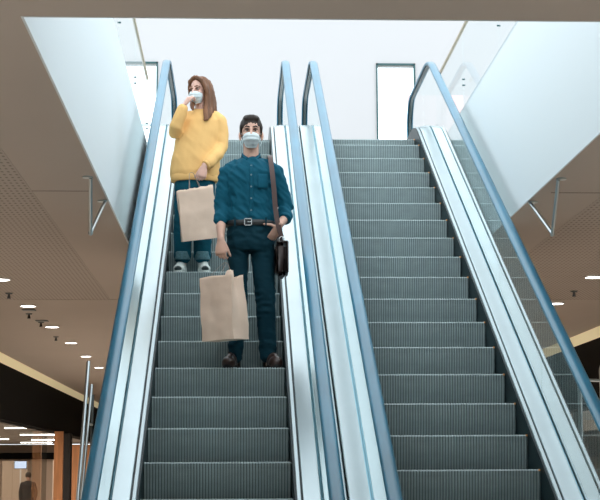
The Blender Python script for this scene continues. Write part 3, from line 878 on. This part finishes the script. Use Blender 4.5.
    for k in range(48):
        a = 2*PI*k/48; c, s = math.cos(a), math.sin(a); rr = []
        for o, z in prof:
            rr.append(b.verts.new((-.003+(.172+o)*math.copysign(abs(c)**.9, c), .031+(.121+o)*math.copysign(abs(s)**.9, s), 1.012+z)))
        rings.append(rr)
    for k in range(48):
        for j in range(6): b.faces.new((rings[k][j], rings[k][(j+1) % 6], rings[(k+1) % 48][(j+1) % 6], rings[(k+1) % 48][j]))
    bl = link('belt', b, 'belt', root, True)
    b = bmesh.new(); x0, z0, w, h = -.022, 1.0335, .028, .026; y = -.102
    for A, B in (((-w, -h), (w, -h+.006)), ((-w, h-.006), (w, h)), ((-w, -h), (-w+.006, h)), ((w-.006, -h), (w, h))):
        add_box(b, (x0+A[0], y-.004, z0+A[1]), (x0+B[0], y+.004, z0+B[1]))
    add_box(b, (x0-.004, y-.008, z0-.003), (x0+w, y-.003, z0+.003)); link('buckle', b, 'buckle', bl)
    for x in (-.115, .105):
        yy = -.092; b = bmesh.new(); add_box(b, (x-.006, yy-.008, 1.004), (x+.006, yy+.006, 1.066)); link('belt_loop', b, 'trousers', bl)
    shoe(root, 'shoe', -.118, .122, -13, .285, .108, 'leather', 'sole', 1.35); shoe(root, 'shoe', .128, .122, 15, .285, .108, 'leather', 'sole', 1.35)
    # bag in his hand
    def jag(px, py):
        z = .004*math.sin(px*40+py*31)
        if px > .6 and py < 0: z += .028
        if -.1 < py < .5 and px == 1: z -= .02
        return z
    paper_bag('paper_bag', 'larger kraft paper bag hanging low from the hand of the man in teal', .262, .205, .445, (.102-.180, oy-.235, oz+.180), D(-32), D(3), D(-2.), (-.03, .10, .555), 2.2, jag)
    # shoulder bag
    sb = thing('shoulder_bag', 'dark brown leather shoulder bag at the hip of the man in teal', 'bag', (.102+.215, oy+.03, oz+.655))
    b = bmesh.new(); add_box(b, (-.050, -.13, 0), (.042, .13, .235)); bmesh.ops.bevel(b, geom=list(b.edges), offset=.028, segments=5, affect='EDGES'); link('body', b, 'bag_leather', sb, True)
    b = bmesh.new(); add_box(b, (.034, -.136, .02), (.050, .136, .245)); add_box(b, (-.036, -.136, .232), (.050, .136, .246)); bmesh.ops.bevel(b, geom=list(b.edges), offset=.0065, segments=3, affect='EDGES'); link('flap', b, 'bag_leather', sb, True)
    for yy in (-.13, .13):
        b = bmesh.new(); add_tube(b, [(-.016, yy*1.02, .235), (-.018, yy*1.02, .262), (0, yy*1.02, .275), (.018, yy*1.02, .262), (.016, yy*1.02, .235)], .0035, 8); link('strap_ring', b, 'buckle', sb, True)
    b = bmesh.new()
    def loc(p): return (p[0]-.222, p[1]-.03, p[2]-.655)
    path_ = [(.222, -.100, .925), (.196, -.108, 1.02), (.180, -.104, 1.12), (.170, -.104, 1.25), (.160, -.100, 1.36), (.150, -.080, 1.455), (.145, -.035, 1.518), (.142, .030, 1.538), (.145, .095, 1.50), (.160, .160, 1.38), (.190, .172, 1.15), (.222, .165, .925)]
    pv = [Vector(loc(p)) for p in path_]
    # ribbon, wide along X
    def cr(i, t):
        p0, p1, p2, p3 = (pv[max(0, min(len(pv)-1, k))] for k in (i-1, i, i+1, i+2))
        return .5*((2*p1)+(p2-p0)*t+(2*p0-5*p1+4*p2-p3)*t*t+(-p0+3*p1-3*p2+p3)*t**3)
    sm = [cr(i, k/5) for i in range(len(pv)-1) for k in range(5)]+[pv[-1]]
    rr = []
    for i, p in enumerate(sm):
        t = (sm[min(i+1, len(sm)-1)]-sm[max(i-1, 0)]).normalized(); a = Vector((1, 0, 0)); a = (a-t*a.dot(t)).normalized(); nn = t.cross(a)
        rr.append([b.verts.new(p+a*x+nn*y) for x, y in ((-.017, -.002), (.017, -.002), (.017, .002), (-.017, .002))])
    for i in range(len(rr)-1):
        for k in range(4): b.faces.new((rr[i][k], rr[i][(k+1) % 4], rr[i+1][(k+1) % 4], rr[i+1][k]))
    b.faces.new(rr[0]); b.faces.new(rr[-1]); link('strap', b, 'strap', sb)
man()

# ---- woman higher on the left escalator
def woman():
    oy = Y0+8*GO+.15; oz = zb(Y0+8*GO)+.001; cx = -.335
    HC = Vector((.022, -.005, 1.536))
    M = Matrix.Translation(HC) @ Matrix.Rotation(D(-31), 4, 'Z') @ Matrix.Rotation(D(5), 4, 'X') @ Matrix.Scale(.93, 4) @ Matrix.Translation((0, -.005, -1.7125))
    b = bmesh.new(); merge(b, head_volume(True), M)
    add_tube(b, [(.045, .03, 1.31), (.040, .03, 1.38), (.030, .012, 1.47)], [.056, .047, .045], 18)
    add_rings(b, [(0, .03, .75, .14, .10), (0, .03, .95, .13, .095), (.02, .03, 1.15, .13, .09), (.04, .03, 1.27, .13, .085), (.045, .03, 1.33, .07, .055)])
    add_tube(b, [(-.10, .02, 1.29), (-.165, -.04, 1.17), (-.14, -.13, 1.25), (-.098, -.158, 1.355)], [.042, .038, .032, (.024, .022)], 14)
    add_hand(b, (-.098, -.160, 1.355), (.42, -.02, .90), (.75, .62, -.25), (.35, -.75, .1), (35, 70, 50), .90, (.9, .3))
    add_tube(b, [(.18, .02, 1.30), (.212, .02, 1.06), (.12, -.10, .92), (.072, -.145, .862)], [.042, .038, .032, (.024, .022)], 14)
    add_hand(b, (.070, -.148, .858), (-.22, -.10, -.97), (.1, .95, -.1), (-.95, -.1, .2), (30, 65, 50), .92, (.8, .4))
    add_tube(b, [(-.075, .04, .80), (-.095, .04, .42), (-.108, .075, .06)], [.070, .045, .028], 14)
    add_tube(b, [(.070, .04, .80), (.060, .04, .42), (.052, .075, .06)], [.070, .045, .028], 14)
    add_ell(b, (-.112, .05, .040), (.026, .06, .022)); add_ell(b, (.056, .05, .040), (.026, .06, .022))
    root = fuse('person', b, 'skin_woman', None, .0058, 3, loc=(cx, oy, oz))
    tag(root, 'woman in a yellow sweater touching her face mask, standing higher on the escalator', 'person')
    face_parts(root, M, 'skin_woman', 'hair_brown', 'pale blue pleated face mask')
    b = bmesh.new()
    h = bmesh.new()
    add_ell(h, (0, .038, 1.752), (.084, .098, .086)); add_ell(h, (0, .065, 1.69), (.076, .07, .10))
    for x in (-1, 1):
        add_tube(h, [(x*.012, -.050, 1.815), (x*.056, -.046, 1.785), (x*.078, -.020, 1.73), (x*.085, .010, 1.67)], [(.020, .024), (.022, .026), (.018, .032), (.017, .038)], 12, up=(0, 1, 0))
    merge(b, h, M)
    def lock(pts, r): add_tube(b, pts, r, 14, up=(0, 1, 0))
    lock([(.085, .03, 1.60), (.112, .03, 1.52), (.118, .015, 1.43), (.112, -.02, 1.36), (.098, -.075, 1.305), (.090, -.105, 1.262)], [(.034, .05), (.036, .055), (.036, .05), (.034, .036), (.028, .022), (.014, .010)])
    lock([(.075, -.02, 1.57), (.088, -.035, 1.48), (.088, -.050, 1.40), (.080, -.085, 1.32), (.072, -.115, 1.25)], [(.026, .03), (.026, .028), (.026, .024), (.022, .016), (.010, .008)])
    lock([(.10, .06, 1.58), (.125, .08, 1.46), (.135, .085, 1.37), (.160, .06, 1.335)], [(.036, .05), (.038, .05), (.034, .035), (.012, .012)])
    lock([(.05, .09, 1.56), (.06, .11, 1.42), (.06, .135, 1.28), (.06, .15, 1.20)], [(.07, .045), (.075, .04), (.07, .03), (.04, .015)])
    lock([(-.005, .03, 1.50), (-.025, -.02, 1.43), (-.030, -.06, 1.39), (-.028, -.095, 1.345)], [(.025, .03), (.024, .026), (.020, .020), (.010, .010)])
    def strands(c):
        a = math.atan2(c.y-.02, c.x-.03); p = Vector((a*9+noise.noise(c*9)*1.2, c.z*3, c.x*12))
        return .0055*noise.noise(p)+.003*noise.noise(Vector((a*34, c.z*5, c.y*30)))
    fuse('hair', b, 'hair_brown', root, .006, 2, disp=strands)
    # sweater
    b = bmesh.new()
    add_rings(b, [(-.013, .03, .795, .196, .126), (-.012, .03, .84, .203, .140), (-.006, .03, .95, .200, .143), (.005, .03, 1.06, .186, .136), (.022, .03, 1.18, .180, .130), (.040, .03, 1.27, .172, .118), (.048, .03, 1.33, .125, .090), (.048, .03, 1.368, .072, .064)], power=2.2)
    for p in (((.0, .03, 1.32), (-.06, .025, 1.305), (-.105, .01, 1.27)), ((.09, .03, 1.325), (.15, .025, 1.308), (.192, .02, 1.27))): add_tube(b, p, [.050, .058, .062])
    add_tube(b, [(-.10, .01, 1.275), (-.150, -.03, 1.205), (-.172, -.085, 1.155), (-.160, -.118, 1.195), (-.135, -.142, 1.265), (-.106, -.155, 1.335)], [(.060, .064), .060, .056, .054, .050, .042], 20)
    add_tube(b, [(.188, .015, 1.275), (.206, .02, 1.17), (.204, .005, 1.06), (.165, -.065, .965), (.108, -.125, .893)], [(.060, .064), .057, .056, .054, .046], 20)
    sw = fuse('sweater', b, 'sweater', root, .0078, 5, disp=folds(.0065, 7, 4, 6.6, .8))
    b = bmesh.new(); add_rings(b, [(-.013, .03, .762, .190, .126), (-.013, .03, .766, .194, .130), (-.013, .03, .812, .199, .134), (-.013, .03, .820, .194, .130)], power=2.2)
    link('hem', b, 'sweater', root, True)
    b = bmesh.new(); add_tube(b, [(-.112, -.153, 1.318), (-.099, -.159, 1.352)], [.041, .037], 18, round_ends=False); fuse('cuff', b, 'sweater', root, .006, 2)
    b = bmesh.new(); add_tube(b, [(.112, -.118, .898), (.078, -.142, .868)], [.045, .041], 18, round_ends=False); fuse('cuff', b, 'sweater', root, .006, 2)
    b = bmesh.new(); pts = [(.046+.063*math.cos(D(a)), .027+.058*math.sin(D(a)), 1.372-.016*(1 if math.sin(D(a)) < -.3 else 0)*abs(math.sin(D(a)))) for a in range(0, 361, 15)]
    add_tube(b, pts, .010, 10, round_ends=False); link('neckband', b, 'sweater', root, True)
    # jeans
    b = bmesh.new()
    add_rings(b, [(-.010, .035, .86, .150, .105), (-.010, .035, .80, .163, .115), (-.012, .04, .70, .168, .118), (-.016, .04, .64, .150, .105)], power=2.3)
    add_tube(b, [(-.085, .04, .70), (-.097, .04, .55), (-.105, .045, .40), (-.109, .06, .22), (-.109, .07, .15)], [(.078, .088), (.072, .082), (.067, .076), (.063, .072), (.061, .070)], 20)
    add_tube(b, [(.066, .04, .70), (.062, .04, .55), (.058, .045, .40), (.054, .06, .22), (.053, .07, .15)], [(.078, .088), (.072, .082), (.067, .076), (.063, .072), (.061, .070)], 20)
    fuse('jeans', b, 'jeans', root, .0075, 5, disp=folds(.006, 10, 11, 1.7, .3))
    for x, y in ((-.109, .07), (.053, .07)):
        b = bmesh.new(); add_tube(b, [(x, y-.002, .188), (x, y, .122)], [(.067, .075), (.066, .074)], 24, up=(0, 1, 0), round_ends=False)
        cf = fuse('turned_cuff', b, 'jean_cuff', root, .006, 2); cf['label'] = 'lighter turned-up cuff'
    shoe(root, 'sneaker', -.114, .118, -7, .25, .108, 'sneaker', 'sneaker', toe='sneaker_dark'); shoe(root, 'sneaker', .056, .118, 7, .25, .108, 'sneaker', 'sneaker', toe='sneaker_dark')
    def jag(px, py): return .005*math.sin(px*33+py*20)+.008*px
    paper_bag('paper_bag', 'kraft paper bag held at thigh height by the woman in yellow', .292, .135, .415, (cx+.046, oy-.225, oz+.245), D(4), D(9), D(-7.5), (-.01, .02, .545), 7.7, jag)
woman()

# ---- dark-clad shopper inside the glazed shop
def shopper():
    x, _ = at(28, 490, 45)
    b = bmesh.new(); k = 1.0
    add_ell(b, (0, 0, 1.56), (.075, .09, .115)); add_tube(b, [(0, .02, 1.36), (0, .01, 1.48)], [.055, .05])
    add_rings(b, [(0, 0, .88, .15, .10), (0, 0, 1.1, .14, .10), (0, 0, 1.3, .17, .10), (0, 0, 1.40, .07, .06)])
    for s in (-1, 1):
        add_tube(b, [(s*.16, 0, 1.32), (s*.22, .02, 1.08), (s*.20, -.06, .86)], [.05, .042, .03]); add_hand(b, (s*.20, -.06, .85), (0, 0, -1), (-s, 0, 0), (0, -1, 0))
        add_tube(b, [(s*.08, 0, .90), (s*.09, 0, .48), (s*.09, .02, .05)], [.08, .055, .04]); add_ell(b, (s*.09, -.04, .035), (.045, .12, .035))
    root = fuse('person', b, 'skin', None, .011, 2, loc=(x, 45, 0)); tag(root, 'dark silhouette of a shopper in black clothes behind the shop glass', 'person')
    b = bmesh.new(); add_ell(b, (0, .0, 1.585), (.088, .10, .11)); fuse('hair', b, 'hair_dark', root, .012, 1)
    b = bmesh.new(); add_rings(b, [(0, 0, .62, .20, .14), (0, 0, .9, .18, .13), (0, 0, 1.1, .17, .125), (0, 0, 1.3, .195, .13), (0, 0, 1.43, .085, .07)])
    for s in (-1, 1): add_tube(b, [(s*.16, 0, 1.33), (s*.225, .02, 1.08), (s*.205, -.05, .89)], [.07, .058, .048])
    fuse('coat', b, 'coat_black', root, .014, 3, disp=folds(.006))
    b = bmesh.new()
    for s in (-1, 1): add_tube(b, [(s*.08, 0, .80), (s*.09, 0, .48), (s*.09, .02, .09)], [.095, .072, .060])
    fuse('trousers', b, 'coat_black', root, .014, 3)
shopper()
# ------------------------------------------------------------------ light
w = bpy.data.worlds.new('world'); bpy.context.scene.world = w; w.use_nodes = True
wn = w.node_tree; bg = wn.nodes['Background']; bg.inputs[0].default_value = (.90, .96, 1.0, 1); bg.inputs[1].default_value = 2.7
def area(name, loc, rot, sx, sy, e, col=(1, 1, 1)):
    l = bpy.data.lights.new(name, 'AREA'); l.shape = 'RECTANGLE'; l.size = sx; l.size_y = sy; l.energy = e; l.color = col
    o = bpy.data.objects.new(name, l); C.objects.link(o); o.location = loc; o.rotation_euler = rot; return o
area('shop_lamp', (-8, 34, 2.6), (0, 0, 0), 6, 40, 1500, (1, .86, .72))
area('shop_lamp_right', (7.2, 24, 2.6), (0, 0, 0), 3, 14, 260, (1, .82, .66))
for x, y in ((-2.75, 11), (-2.75, 27), (3.9, 11), (3.9, 27)):
    area('hall_fill', (x, y, CZ-.03), (0, 0, 0), 1.2, 13, 160, (1, .93, .86)).data.spread = D(75)  # added fill, no real fittings: floor bounce brightens the soffit
area('front_fill', (.6, 2.6, CZ-.03), (0, 0, 0), 7, 4, 190, (.88, .96, 1)).data.spread = D(80)  # added cool fill in front of the flights, lifts the near soffit
vs = bpy.context.scene.view_settings
vs.view_transform = 'Standard'; vs.look = 'None'; vs.exposure = 0; vs.gamma = 1; vs.use_curve_mapping = False
bpy.context.scene.cycles.max_bounces = 10
bpy.context.scene.cycles.caustics_reflective = False
bpy.context.scene.cycles.transparent_max_bounces = 24
